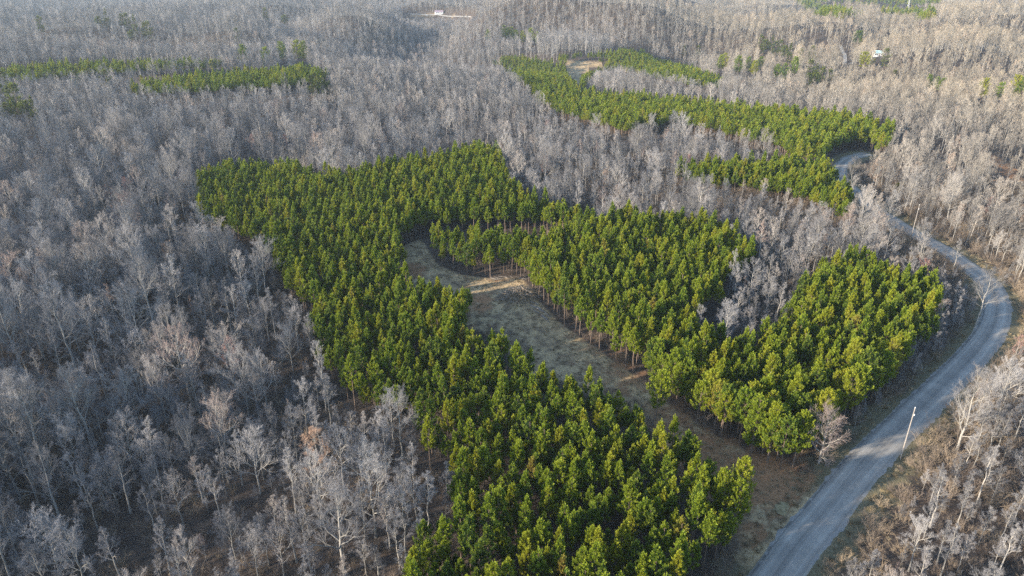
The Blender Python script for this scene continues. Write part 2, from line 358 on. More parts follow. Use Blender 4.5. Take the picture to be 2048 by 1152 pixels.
# ------------------------------------------------------------------ ground
def axis(lo, hi, a, b, fine, grow):
    mid = list(np.arange(a, b+fine, fine)); s = fine; left = []; x = a
    while x > lo: s *= grow; x -= s; left.append(x)
    s = fine; right = []; x = mid[-1]
    while x < hi: s *= grow; x += s; right.append(x)
    return np.array(left[::-1] + mid + right)
AX = axis(-7000, 7000, -60, 150, 1.0, 1.035); AY = axis(-2500, 9000, 45, 260, 1.0, 1.03)
GX, GY = np.meshgrid(AX, AY); GZ = zt(GX, GY); nx, ny = len(AX), len(AY)
gpx, gpy = proj(GX, GY, GZ); front = (GY*CP-(GZ-CAM_H)*SP) > 5
def soft(poly, world=False):
    return (inside(gpx, gpy, poly) & front).astype(float)
def blur(A, k):
    for _ in range(k):
        A = A.copy(); A[1:-1, 1:-1] = (A[1:-1, 1:-1]*2 + A[:-2, 1:-1] + A[2:, 1:-1] + A[1:-1, :-2] + A[1:-1, 2:])/6
    return A
near_f = np.hypot(GX, GY) < 400
c_straw = blur(np.clip(np.maximum(soft(FIELD), soft([(a-20, b+14) for a, b in FIELD])), 0, 1), 6)
# under the near crowns the clearing carries on a few metres
c_straw = np.clip(c_straw*1.3, 0, 1)
for pl, w_ in ((FIELD_C, 1), (FIELD_F, .55), (FIELD_L, .6)): c_straw = np.maximum(c_straw, soft(pl)*w_)
c_clay = np.zeros_like(GX)
for (u, v, rx, ry, s) in [(955,606,4.5,5,.75),(815,543,6,6,.8),(820,520,6,5,.3),(1390,890,9,5,.7),(1470,935,10,4,.95),(1530,965,10,5,1.0),(1500,985,5,4,.8),(1420,880,6,3,.45),(1590,985,6,3,.8),(1250,770,8,6,.5),(1330,840,6,8,.6),
                          (1350,815,7,6,.5),(1160,690,4,14,.4),(1240,735,4,10,.5),(1590,1015,4,5,.85),(1530,1085,3,6,.7),(2008,333,2.2,12,.85),(1990,314,2,10,.8),(2036,358,2.5,10,.85),(1925,345,4,5,.6),(1978,360,4,5,.6)]:
    p = at(u, v); c_clay = np.maximum(c_clay, s*np.exp(-0.5*(((GX-p.x)/rx)**2+((GY-p.y)/ry)**2)**1.3))
for poly in ([(905,552),(960,568),(1045,562),(1040,556),(960,556),(900,545)], [(1140,650),(1200,700),(1300,775),(1370,830),(1350,835),(1280,775),(1190,715),(1130,665)]):
    c_clay = np.maximum(c_clay, 0.55*blur(soft(poly), 4))
rd = road_dist(GX.ravel(), GY.ravel()).reshape(GX.shape)
c_verge = np.clip(1-(rd-4.0)/6.0, 0, 1)*0.9
c_clay = np.where(rd < 4.6, c_clay*0.3, c_clay)
# ditch beside the road
GZ = GZ - 0.35*np.exp(-0.5*((rd-5.0)/0.8)**2)
near_road = rd < 3.6
V = np.stack([GX, GY, GZ], -1).reshape(-1, 3)
ii = (np.arange(ny-1)[:, None]*nx + np.arange(nx-1)[None, :]).ravel()
F = np.stack([ii, ii+1, ii+nx+1, ii+nx], -1)
cover = np.stack([c_straw, c_clay, c_verge, np.ones_like(GX)], -1).reshape(-1, 4).astype(np.float32)
isf = (c_straw > 0.3).ravel()
ff = isf[F].all(axis=1) & (np.hypot(V[F[:, 0], 0], V[F[:, 0], 1]) < 330)
def ground_obj(name, V, F, dz):
    used, inv = np.unique(F, return_inverse=True); VV = V[used].copy(); VV[:, 2] += dz
    me = mesh_from(name, VV, inv.reshape(F.shape), M_GROUND, True)
    ca = me.color_attributes.new('cover', 'FLOAT_COLOR', 'POINT'); ca.data.foreach_set('color', cover[used].ravel())
    return link(bpy.data.objects.new(name, me))
tag(ground_obj('ground', V, F[~ff], 0), kind='structure')
tag(ground_obj('grass_clearing', V, F[ff], 0.0), kind='structure')
def gz(x, y):
    """height of the ground mesh under a point"""
    i = int(np.clip(np.searchsorted(AX, x)-1, 0, nx-2)); j = int(np.clip(np.searchsorted(AY, y)-1, 0, ny-2))
    a = (x-AX[i])/(AX[i+1]-AX[i]); b = (y-AY[j])/(AY[j+1]-AY[j])
    return float((GZ[j, i]*(1-a)+GZ[j, i+1]*a)*(1-b) + (GZ[j+1, i]*(1-a)+GZ[j+1, i+1]*a)*b)

# ------------------------------------------------------------------ road
def strip(name, m, half_l, half_r, jag, dz, cols=9, crown=0.06):
    Vs = []; UV = []; n = len(road_c); L = 0
    for i, p in enumerate(road_c):
        t = (road_c[min(i+1, n-1)]-road_c[max(i-1, 0)]).normalized(); nn = Vector((t.y, -t.x, 0))   # to the right
        hl = half_l + random.uniform(-jag, jag) + 0.5*jag*math.sin(i*0.31); hr = half_r + random.uniform(-jag, jag) + 0.5*jag*math.sin(i*0.23+1)
        for k in range(cols):
            f = k/(cols-1); o = -hl + (hl+hr)*f; q = p + nn*o
            Vs.append((q.x, q.y, gz(q.x, q.y) + dz + crown*(1-(2*f-1)**2) - (0.12 if k in (0, cols-1) else 0))); UV.append((f, i*0.8/6.0))
    Fs = np.array([(i*cols+k, i*cols+k+1, (i+1)*cols+k+1, (i+1)*cols+k) for i in range(n-1) for k in range(cols-1)])
    me = mesh_from(name, np.array(Vs), Fs, m, True); uvl = me.uv_layers.new(name='UVMap'); U = np.array(UV, dtype=np.float32)
    uvl.data.foreach_set('uv', U[Fs.ravel()].ravel())
    return tag(link(bpy.data.objects.new(name, me)), kind='structure')
strip('gravel_shoulder', M_GRAVEL, 3.6, 3.6, 0.34, 0.06)
strip('road', M_ROAD, 3.1, 3.1, 0.06, 0.13)

# ------------------------------------------------------------------ tree builders
def rv(a): return Vector((random.uniform(-a, a), random.uniform(-a, a), random.uniform(-a, a)))
def bare_tree(H, R, base, n1, spread, twig=0.012, n2=6, n3=6, n4=5, lean=0.02, r0=None, env='round', depth=4):
    """returns trunk MB and crown MB: limbs, boughs and fine twigs of a leafless tree"""
    T = MB(); C = MB(); r0 = r0 or H*0.011+0.03; K = 8
    lx, ly = random.uniform(-lean, lean)*H, random.uniform(-lean, lean)*H
    wob = [rv(0.012*H) for _ in range(K+1)]
    def tp(t): 
        f = t*K; i = min(int(f), K-1); w = wob[i].lerp(wob[i+1], f-i)*min(1, t*3)
        return Vector((lx*t*t + w.x, ly*t*t + w.y, H*t))
    T.tube([tp(i/K) - (Vector((0, 0, 0.5)) if i == 0 else Vector()) for i in range(K+1)], [r0*(1.25 if i == 0 else 1)*(1-0.93*(i/K)**0.9)+0.01 for i in range(K+1)], 7)
    def branch(p, d, L, r, lvl, up):
        segs = 4 if lvl == 1 else (3 if lvl == 2 else 2)
        pts = [p]; q = p; dd = d.normalized()
        for s in range(segs):
            dd = (dd + Vector((0, 0, up)) + rv(0.22 if lvl < 3 else 0.28)).normalized(); q = q + dd*(L/segs); pts.append(q)
        rad = [r*(1-0.8*i/segs)+0.003 for i in range(segs+1)]
        if lvl <= 2: C.tube(pts, rad, 4 if lvl == 1 else 3, False, 1)
        else:
            C.cone(pts[0], pts[1], max(r, twig*1.3)); C.cone(pts[1]-(pts[1]-pts[0])*0.1, pts[2], max(r*0.7, twig))
        if lvl >= depth: 
            return
        cnt = (n2, n3, n4)[lvl-1]
        for k in range(cnt):
            f = 0.22 + 0.78*(k+random.random()*0.8)/cnt; f = min(f, 1.0); fi = f*segs; i = min(int(fi), segs-1)
            pp = pts[i].lerp(pts[i+1], fi-i); ax = (pts[i+1]-pts[i]).normalized()
            side = ax.cross(rv(1)).normalized(); ang = random.uniform(0.45, 0.85)
            nd = ax*math.cos(ang) + side*math.sin(ang)
            nl = L*random.uniform(0.36, 0.56)*(1.15-0.45*f)
            if lvl == depth-1 or lvl == 3:
                nl = max(nl, 0.45); C.cone(pp, pp + (nd+Vector((0, 0, up*0.6))).normalized()*nl, twig)
            else: branch(pp, nd, nl, max(rad[i]*0.55, twig*1.2), lvl+1, up)
    ga = random.random()*6.28
    for k in range(n1):
        t = base + (1-base)*(k+0.3*random.random())/n1
        ga += 2.4 + random.uniform(-0.4, 0.4); rel = (t-base)/(1-base)
        if env == 'round': L = R*1.25*math.sqrt(max(0.08, 1-(rel*0.95)**2))*(0.75+0.35*min(1, rel*3))
        elif env == 'vase': L = R*1.6*(1-0.6*rel)
        else: L = R*1.3*(1-0.75*rel)
        L *= random.uniform(0.75, 1.15)
        el = spread + (1.25-spread)*rel*0.8
        d = Vector((math.cos(ga)*math.cos(el), math.sin(ga)*math.cos(el), math.sin(el)))
        branch(tp(t), d, L, r0*(1-0.8*t)*0.55, 1, 0.12)
    return T, C

def make_pine(H, R, base, n_whorl, dens, needle_w=0.036, seed=0, small=False, round_top=False):
    T = MB(); K = 6; w = [rv(0.10) for _ in range(K+1)]
    P = [Vector((w[i].x*i/3, w[i].y*i/3, H*i/K*0.97 - (0.4 if i == 0 else 0))) for i in range(K+1)]
    T.tube(P, [0.11*(H/12)*(1-0.9*i/K)+0.012 for i in range(K+1)], 6)
    def tp(t): f = t*K; i = min(int(f), K-1); return P[i].lerp(P[i+1], f-i)
    # a few dead stubs under the crown
    for k in range(5):
        t = random.uniform(base*0.5, base); a = random.random()*6.28; p = tp(t)
        T.cone(p, p+Vector((math.cos(a), math.sin(a), 0.2))*random.uniform(0.5, 1.1), 0.018)
    shoots = []; Br = MB()
    for k in range(n_whorl):
        rel = (k+random.uniform(0, .6))/n_whorl; t = base + (0.97-base)*rel
        if round_top: prof = (0.55+0.45*min(1, rel*4))*math.sqrt(max(0.03, 1-max(0, (rel-0.1)/0.9)**2.0))
        else: prof = (0.6+0.4*min(1, rel*4))*(1-rel)**0.72
        Rk = R*prof + 0.12; nb = random.randint(4, 6)
        if random.random() < 0.12: continue
        a0 = random.random()*6.28
        for b in range(nb):
            a = a0 + 6.283*b/nb + random.uniform(-.35, .35); L = Rk*random.uniform(0.65, 1.15); el = 0.15 + 0.75*rel + random.uniform(-.15, .15)
            d = Vector((math.cos(a)*math.cos(el), math.sin(a)*math.cos(el), math.sin(el))); p0 = tp(t); p1 = p0 + d*L*0.6; p2 = p1 + (d+Vector((0, 0, 0.5))).normalized()*L*0.45
            Br.tube([p0, p1, p2], [0.03, 0.02, 0.01], 3, False)
            ns = max(2, int(dens*(L/1.0+0.6)))
            for s in range(ns):
                f = random.uniform(0.3, 1.0)**0.8; q = p0.lerp(p1, f/0.6) if f < 0.6 else p1.lerp(p2, (f-0.6)/0.4)
                q = q + rv(0.20*L)*Vector((1, 1, 0.5)).length*0.5
                shoots.append((q, (d*0.45+Vector((0, 0, 1.0))+rv(0.35)).normalized(), random.uniform(0.30, 0.55), f > 0.75))
    top = tp(1.0); shoots.append((top-Vector((0, 0, .15)), Vector((0, 0, 1)), 0.8, True))
    for k in range(4): a = k*1.57+random.random(); shoots.append((top-Vector((0, 0, .35)), Vector((math.cos(a)*.5, math.sin(a)*.5, 1)).normalized(), 0.5, True))
    nn = 8 if small else 17
    S = len(shoots); q = np.array([s[0] for s in shoots]); d = np.array([s[1] for s in shoots]); ln = np.array([s[2] for s in shoots]); tip = np.array([s[3] for s in shoots], dtype=float)
    g = np.random.default_rng(seed)
    pos = np.repeat(q, nn, 0); dd = np.repeat(d, nn, 0); l = np.repeat(ln, nn); f = g.random((S*nn, 1))
    out = g.normal(size=(S*nn, 3)); out -= (out*dd).sum(1, keepdims=True)*dd; out /= np.linalg.norm(out, axis=1, keepdims=True)+1e-6
    o = pos + dd*(f*l[:, None]); nd = dd*(0.75+0.5*f) + out*(1.0-0.55*f); nd /= np.linalg.norm(nd, axis=1, keepdims=True)
    nlen = g.uniform(0.22, 0.34, (S*nn, 1))*(1.25 if small else 1.0); e = o + nd*nlen
    sd = np.cross(nd, g.normal(size=(S*nn, 3))); sd /= np.linalg.norm(sd, axis=1, keepdims=True)+1e-6; wd = needle_w*(2.2 if small else 1.0)
    Vn = np.stack([o-sd*wd*0.4, o+sd*wd*0.4, o+nd*nlen*0.6+sd*wd, e, o+nd*nlen*0.6-sd*wd], 1).reshape(-1, 3)
    tipv = np.repeat(np.clip(np.repeat(tip, nn)*0.45*(f[:, 0]**1.5)+0.04, 0, 1), 5)
    b = np.arange(S*nn)*5; Fn = np.stack([b, b+1, b+2, b+3, b+4], 1)
    me_c = mesh_from('pine_crown', Vn, Fn, M_PINE)
    at_ = me_c.attributes.new('tip', 'FLOAT', 'POINT'); at_.data.foreach_set('value', tipv.astype(np.float32))
    # boughs share the trunk mesh
    b0 = len(T.V); T.V += Br.V; T.F += [tuple(i+b0 for i in ff_) for ff_ in Br.F]; T.M += Br.M
    return T.mesh('pine_trunk', M_PBARK), me_c, H

PINE = []
random.seed(11)
for i in range(9):
    PINE.append(make_pine(random.uniform(9.2, 12.2), random.uniform(1.3, 1.95), random.uniform(0.40, 0.50), 12, 5.4, seed=i))
PINE_EDGE = []
for i in range(5):
    PINE_EDGE.append(make_pine(random.uniform(10.0, 12.0), random.uniform(1.8, 2.3), (0.22, 0.3, 0.36, 0.42, 0.12)[i], 14, 4.6, seed=40+i, round_top=True))
PINE_FAR = [make_pine(random.uniform(10, 12), 2.1, 0.45, 9, 3.2, seed=80+i, small=True) for i in range(4)]
BARE = []; BARE_BIG = []; BARE_SAP = []; BARE_FAR = []; BARE_TINT = []
random.seed(5)
def bt(H, R, base, n1, spread, tm=None, bm=None, **k):
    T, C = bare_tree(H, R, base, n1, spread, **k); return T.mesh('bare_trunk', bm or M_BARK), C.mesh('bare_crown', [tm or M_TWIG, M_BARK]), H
for i in range(6): BARE.append(bt(random.uniform(14, 18), random.uniform(1.9, 2.7), random.uniform(0.35, 0.5), 14, 0.6, n2=7, n3=6, n4=6, twig=0.011, env='cone'))
for i in range(4): BARE.append(bt(random.uniform(14, 18), random.uniform(2.5, 3.4), random.uniform(0.3, 0.42), 13, 0.5, n2=7, n3=7, n4=6, twig=0.011, env='round'))
for i in range(5): BARE_BIG.append(bt(random.uniform(17, 20), random.uniform(5.0, 6.2), random.uniform(0.22, 0.36), 14, 0.45, n2=9, n3=8, n4=7, twig=0.013, env=('vase', 'round')[i % 2], r0=random.uniform(0.26, 0.34)))
for i in range(5): BARE_SAP.append(bt(random.uniform(7, 11), random.uniform(1.3, 2.2), 0.25, 13, 0.75, n2=6, n3=5, n4=5, twig=0.010, env='cone', r0=0.06))
for i in range(5): BARE_FAR.append(bt(random.uniform(14, 18), random.uniform(3.2, 4.4), 0.35, 11, 0.6, n2=5, n3=5, n4=3, twig=0.035, env='round', r0=0.2))
for mm in (M_RED, M_RED, M_ORANGE, M_ORANGE): BARE_TINT.append(bt(random.uniform(10, 13), random.uniform(2.6, 3.2), 0.22, 14, 0.7, n2=7, n3=6, n4=6, twig=0.015, env='round', tm=mm))
SHRUB = []
for i in range(4):
    C = MB()
    for k in range(16):
        a = random.random()*6.28; e = random.uniform(0.6, 1.4); d = Vector((math.cos(a)*math.cos(e), math.sin(a)*math.cos(e), math.sin(e))); p = rv(0.5); p.z = -0.1
        L = random.uniform(1.0, 2.4); q = p+d*L; C.tube([p, p+d*L*.5+rv(.1), q], [.02, .014, .006], 3, False)
        for j in range(9):
            f = random.uniform(.25, 1); pp = p.lerp(q, f); dd = (d+rv(.9)).normalized(); r = pp+dd*random.uniform(.4, .9); C.cone(pp, r, .011)
            for _ in range(3): ppp = pp.lerp(r, random.random()); C.cone(ppp, ppp+(dd+rv(.9)).normalized()*random.uniform(.2, .5), .009)
    SHRUB.append(C.mesh('shrub_twigs', M_BRUSH))

# ------------------------------------------------------------------ scatter
def grid_points(spacing, rmin, rmax, jitter=0.42, seed=1):
    g = np.random.default_rng(seed); half = 0.98
    ys = np.arange(20, rmax, spacing); P = []
    for y in ys:
        w = y*half+25; xs = np.arange(-w, w, spacing); P.append(np.stack([xs, np.full(len(xs), y)], -1))
    P = np.concatenate(P); P = P + g.uniform(-jitter, jitter, P.shape)*spacing
    r = np.hypot(P[:, 0], P[:, 1]); P = P[(r >= rmin) & (r < rmax)]
    z = zt(P[:, 0], P[:, 1]); u, v = proj(P[:, 0], P[:, 1], z+8)
    k = (u > -420) & (u < 2470) & (v > -80) & (v < 1560)
    return P[k], g
def in_any(P, h, polys):
    u, v = proj(P[:, 0], P[:, 1], zt(P[:, 0], P[:, 1])+h); out = np.zeros(len(P), dtype=bool)
    for pl in polys: out |= inside(u, v, pl)
    return out
def keep_out(P, hs, polys):
    out = np.zeros(len(P), dtype=bool)
    for h in hs: out |= in_any(P, h, polys)
    return out
# pines
MEMB = 8.4
PP = []
for sp, r0, r1, sd in ((2.4, 0, 420, 1), (3.4, 420, 900, 2), (8, 900, 3000, 3)):
    P, g = grid_points(sp, r0, r1, 0.36, sd)
    ok = in_any(P, MEMB, PINES) & ~in_any(P, 0, [FIELD, GAP]) & ~keep_out(P, (2, 5), [FIELD_FRONT]) & ~keep_out(P, (0, 5, 10), [ROAD_VIS, ROAD_VIS2, FIELD_C, FIELD_F])
    ok &= ~((road_dist(P[:, 0], P[:, 1]) < 7.0)) & (g.random(len(P)) > 0.05)
    PP.append(P[ok])
PP = np.concatenate(PP)
# hardwoods stand back from the lone evergreens, the houses and the lanes
OPEN_PX = [(1441,131),(1476,138),(1496,135),(1521,131),(1554,147),(1569,150),(1589,140),(1450,126),(1508,140),(1619,150),(1632,152),(1644,155),(1659,158),(1616,163),(1628,160),
  (1530,98),(1543,100),(1556,105),(1570,110),(1579,115),(1716,78),(1729,122),(1771,120),(1754,110),(1859,163),(1875,171),(1966,183),(2030,183),(2042,184),(1999,187),
  (82,57),(215,47),(245,47),(255,49),(272,62),(292,70),(265,77),(565,112),(595,112),(607,112),(622,177),(635,180),(654,177),(22,212),(38,218),(60,228),(15,228),(1012,73),(1024,73),(1045,78),(1068,80),(532,35),(570,45),(1396,110)]
OPEN = [[(u-9, v), (u, v-9), (u+9, v), (u+5, v+9), (u-5, v+9)] for u, v in OPEN_PX]
OPEN += [[(805,20),(950,26),(955,38),(805,38)], [(1672,92),(1692,92),(1706,128),(1690,128)], [(1590,60),(1640,95),(1672,92),(1640,75)], [(1980,303),(1992,303),(2060,362),(2060,382),(1998,335)]]
HP = []
for sp, r0, r1, sd in ((3.5, 0, 330, 11), (4.2, 330, 700, 12), (7.0, 700, 1500, 13), (13.0, 1500, 3600, 14)):
    P, g = grid_points(sp, r0, r1, 0.48, sd)
    ok = ~(keep_out(P, (5,), PINES) & (np.hypot(P[:, 0], P[:, 1]) > 300)) & ~in_any(P, 9, PINES) & ~(in_any(P, 13.0, PINES) & (g.random(len(P)) < 0.93)) & ~keep_out(P, (0, 5, 10, 14), [FIELD, HULL, ROAD_VIS, VERGE, POLE_AIR, [(1810,484),(1826,418),(1844,418),(1834,484)]]) & ~keep_out(P, (0,), [VERGE_R, FIELD_L, TRACK_R]) & ~keep_out(P, (0, 8, 14), [ROAD_VIS2, FIELD_C, FIELD_F]) & ~keep_out(P, (3, 8, 13), OPEN)
    mid = in_any(P, 6.0, [ROAD_VIS3]) | in_any(P, 11.0, [ROAD_VIS3]); mid |= in_any(P, 2.0, [ROAD_VIS3]); ok &= ~(mid & (g.random(len(P)) < 0.93))
    ok &= road_dist(P[:, 0], P[:, 1]) > 6.5
    px_, py_ = P[:, 0], P[:, 1]; patch = np.sin(px_/19+1.7*np.sin(py_/41))*np.sin(py_/24+px_/67)+0.5*np.sin(px_/8.3+2)*np.sin(py_/7.1)
    ok &= ~((patch < -0.45) & (g.random(len(P)) < 0.45) & (np.hypot(px_, py_) < 420) & (px_ < 60))
    HP.append(np.column_stack([P[ok], np.full(ok.sum(), sp)]))
P, g = grid_points(2.4, 60, 330, 0.5, 77)     # thin saplings on the strip between the stand and the road
VERGE_L = [(1640,905),(1700,835),(1760,775),(1830,700),(1900,625),(1935,600),(1950,640),(1920,685),(1850,758),(1765,838),(1690,903),(1655,935)]
ok = in_any(P, 0, [VERGE_L]) & (road_dist(P[:, 0], P[:, 1]) > 5.2) & (g.random(len(P)) < 0.8); n_strip = int(ok.sum()); HP.append(np.column_stack([P[ok], np.full(n_strip, 99.0)]))
HP = np.concatenate(HP)
print('pines', len(PP), 'hardwoods', len(HP))

# ------------------------------------------------------------------ individuals and the rest
def tree_obj(name, parts, x, y, s, rz, lean=(0, 0), sz=None):
    root = bpy.data.objects.new(name, None); root.empty_display_size = 0.5; link(root)
    root.location = (x, y, gz(x, y)); root.rotation_euler = (lean[0], lean[1], rz); root.scale = (s, s, sz or s)
    for nm, me in zip(('trunk', 'crown'), parts[:2]): link(bpy.data.objects.new(nm, me), root)
    return root
PROTO = {}
def note(key, root):
    if key not in PROTO: PROTO[key] = [c for c in root.children]

def label_near(u, v, table, default):
    for poly, lab, grp in table:
        if inside(np.array([u]), np.array([v]), poly)[0]: return lab, grp
    return default

# pines: the 300 that show largest
zc = zt(PP[:, 0], PP[:, 1]); pu, pv = proj(PP[:, 0], PP[:, 1], zc+9); dist = np.sqrt(PP[:, 0]**2+PP[:, 1]**2+(CAM_H-zc)**2)
edge_field = np.zeros(len(PP), dtype=bool)
for h in (0.0,):
    for du, dv in ((0, 30), (-25, 15), (25, 15), (-40, 0), (40, 0), (0, 45)):
        bu, bv = proj(PP[:, 0], PP[:, 1], zc); sc_ = 150/dist; edge_field |= inside(bu+du*sc_, bv+dv*sc_, FIELD) | inside(bu+du*sc_, bv+dv*sc_, VERGE)
mbu, mbv = proj(PP[:, 0], PP[:, 1], zc); m_base = inside(mbu, mbv, [(825,490),(1150,490),(1100,520),(1060,560),(900,562),(850,530)])
infr = (pu > 10) & (pu < 2038) & (pv > 0) & (pv < 1150)
order = np.argsort(np.where(infr, dist, 1e9)); ind = set(order[:300].tolist())
STAND_ZONES = [
    ([(0,980),(2048,980),(2048,1300),(0,1300)], 'green pine packed into the lowest rows of the near stand, below the clearing'),
    ([(0,860),(2048,860),(2048,980),(0,980)], 'green pine in the middle rows of the near stand between the bare woods and the clearing'),
    ([(0,0),(2048,0),(2048,860),(0,860)], 'green pine in the upper rows of the near stand, up against the clearing')]
rest_p = {}
pine_lab = []
random.seed(3)
for i in range(len(PP)):
    x, y = PP[i]; d = dist[i]
    if edge_field[i] and d < 420 and pu[i] > 1240 and pv[i] > 690: key = ('edge', int(rng.integers(0, 4)))
    elif d < 300: key = ('pine', int(rng.integers(0, len(PINE))))
    else: key = ('pfar', int(rng.integers(0, len(PINE_FAR))))
    lib = {'edge': PINE_EDGE, 'pine': PINE, 'pfar': PINE_FAR}[key[0]]
    s = float(rng.uniform(0.7, 1.1))*(1.0 if d < 900 else 1.7)*(0.86 if m_base[i] else 1.0); rz = float(rng.uniform(0, 6.28))
    if i in ind:
        if len(pine_lab) < 4: key = ('pfar', len(pine_lab)); lib = PINE_FAR
        r = tree_obj('pine_tree', lib[key[1]], x, y, s, rz, (random.uniform(-.03, .03), random.uniform(-.03, .03))); note(key, r)
        pine_lab.append((r, pu[i], pv[i], edge_field[i], x, y))
    else: rest_p.setdefault(key, []).append((x, y, s, rz))
# bare trees
zc = zt(HP[:, 0], HP[:, 1]); dist = np.sqrt(HP[:, 0]**2+HP[:, 1]**2+(CAM_H-zc)**2)
hu0, hv0 = proj(HP[:, 0], HP[:, 1], zc); hcls = rng.random(len(HP)); hk = []; hs = []
for i in range(len(HP)):
    d = dist[i]; c = hcls[i]; x, y = HP[i, :2]
    pat = math.sin(x/23+1.0)*math.sin(y/31+x/80) + 0.5*math.sin(x/9)*math.sin(y/11+2)
    if d < 420:
        if c < (0.14 if x < -40 else 0.05)+0.06*(pat > 0.4): k = ('big', int(rng.integers(0, len(BARE_BIG))))
        elif c < 0.52: k = ('bare', int(rng.integers(0, len(BARE))))
        elif c < 0.993: k = ('sap', int(rng.integers(0, len(BARE_SAP))))
        else: k = ('tint', int(rng.integers(0, 4)))
        s = rng.uniform(0.58, 1.0)*(0.95 if x < -60 else 0.8)
    else:
        k = ('far', int(rng.integers(0, len(BARE_FAR)))); s = rng.uniform(0.6, 1.05)*(0.85 if HP[i, 2] < 5 else 1.12 if HP[i, 2] < 8 else 1.5)
        if HP[i, 2] < 5 and c < 0.3: s *= 0.75
    if hu0[i] > 1500 and hv0[i] > 600: s *= 0.8
    if HP[i, 2] > 50: k = ('sap', int(rng.integers(0, len(BARE_SAP)))); s = rng.uniform(0.35, 0.75)
    hk.append(k); hs.append(float(s))
LIB = {'big': BARE_BIG, 'bare': BARE, 'sap': BARE_SAP, 'far': BARE_FAR, 'tint': BARE_TINT}
hh = np.array([LIB[k[0]][k[1]][2]*s*(1.6 if k[0] == 'big' else 0.8 if k[0] == 'sap' else 1) for k, s in zip(hk, hs)])
hu, hv = proj(HP[:, 0], HP[:, 1], zc+hh*0.8)
infr = (hu > 15) & (hu < 2033) & (hv > 0) & (hv < 1135)
order = np.argsort(-np.where(infr, hh/dist, 0)); ind = set(order[:300].tolist()); rank = {int(j): n for n, j in enumerate(order[:300])}
rest_h = {}; bare_lab = []
for i in range(len(HP)):
    x, y = HP[i, :2]; k = hk[i]; rz = float(rng.uniform(0, 6.28))
    if i in ind:
        if rank[i] >= 295: k = ('far', rank[i]-295)
        r = tree_obj('bare_tree', LIB[k[0]][k[1]], x, y, hs[i], rz, (random.uniform(-.04, .04), random.uniform(-.04, .04))); note(k, r)
        bare_lab.append((r, hu[i], hv[i], k[0], x, y))
    else: rest_h.setdefault(k, []).append((x, y, hs[i], rz))
for libname, lib in LIB.items():   # every kind of tree appears among the individuals
    for j in range(len(lib)):
        if (libname, j) not in PROTO and (libname, j) in rest_h:
            a = rest_h[(libname, j)]; b = min(range(len(a)), key=lambda q: math.hypot(a[q][0], a[q][1])); x, y, s, rz = a.pop(b)
            r = tree_obj('bare_tree', lib[j], x, y, s, rz); note((libname, j), r)
            u, v = proj(np.array(x), np.array(y), np.array(gz(x, y)+8)); bare_lab.append((r, float(u), float(v), libname, x, y))
for j, lib, nm in [(j, PINE, 'pine') for j in range(9)] + [(j, PINE_EDGE, 'edge') for j in range(4)]:
    if (nm, j) not in PROTO and (nm, j) in rest_p:
        a = rest_p[(nm, j)]; b = min(range(len(a)), key=lambda q: math.hypot(a[q][0], a[q][1])); x, y, s, rz = a.pop(b)
        r = tree_obj('pine_tree', lib[j], x, y, s, rz); note((nm, j), r); u, v = proj(np.array(x), np.array(y), np.array(gz(x, y)+8)); pine_lab.append((r, float(u), float(v), nm == 'edge', x, y))

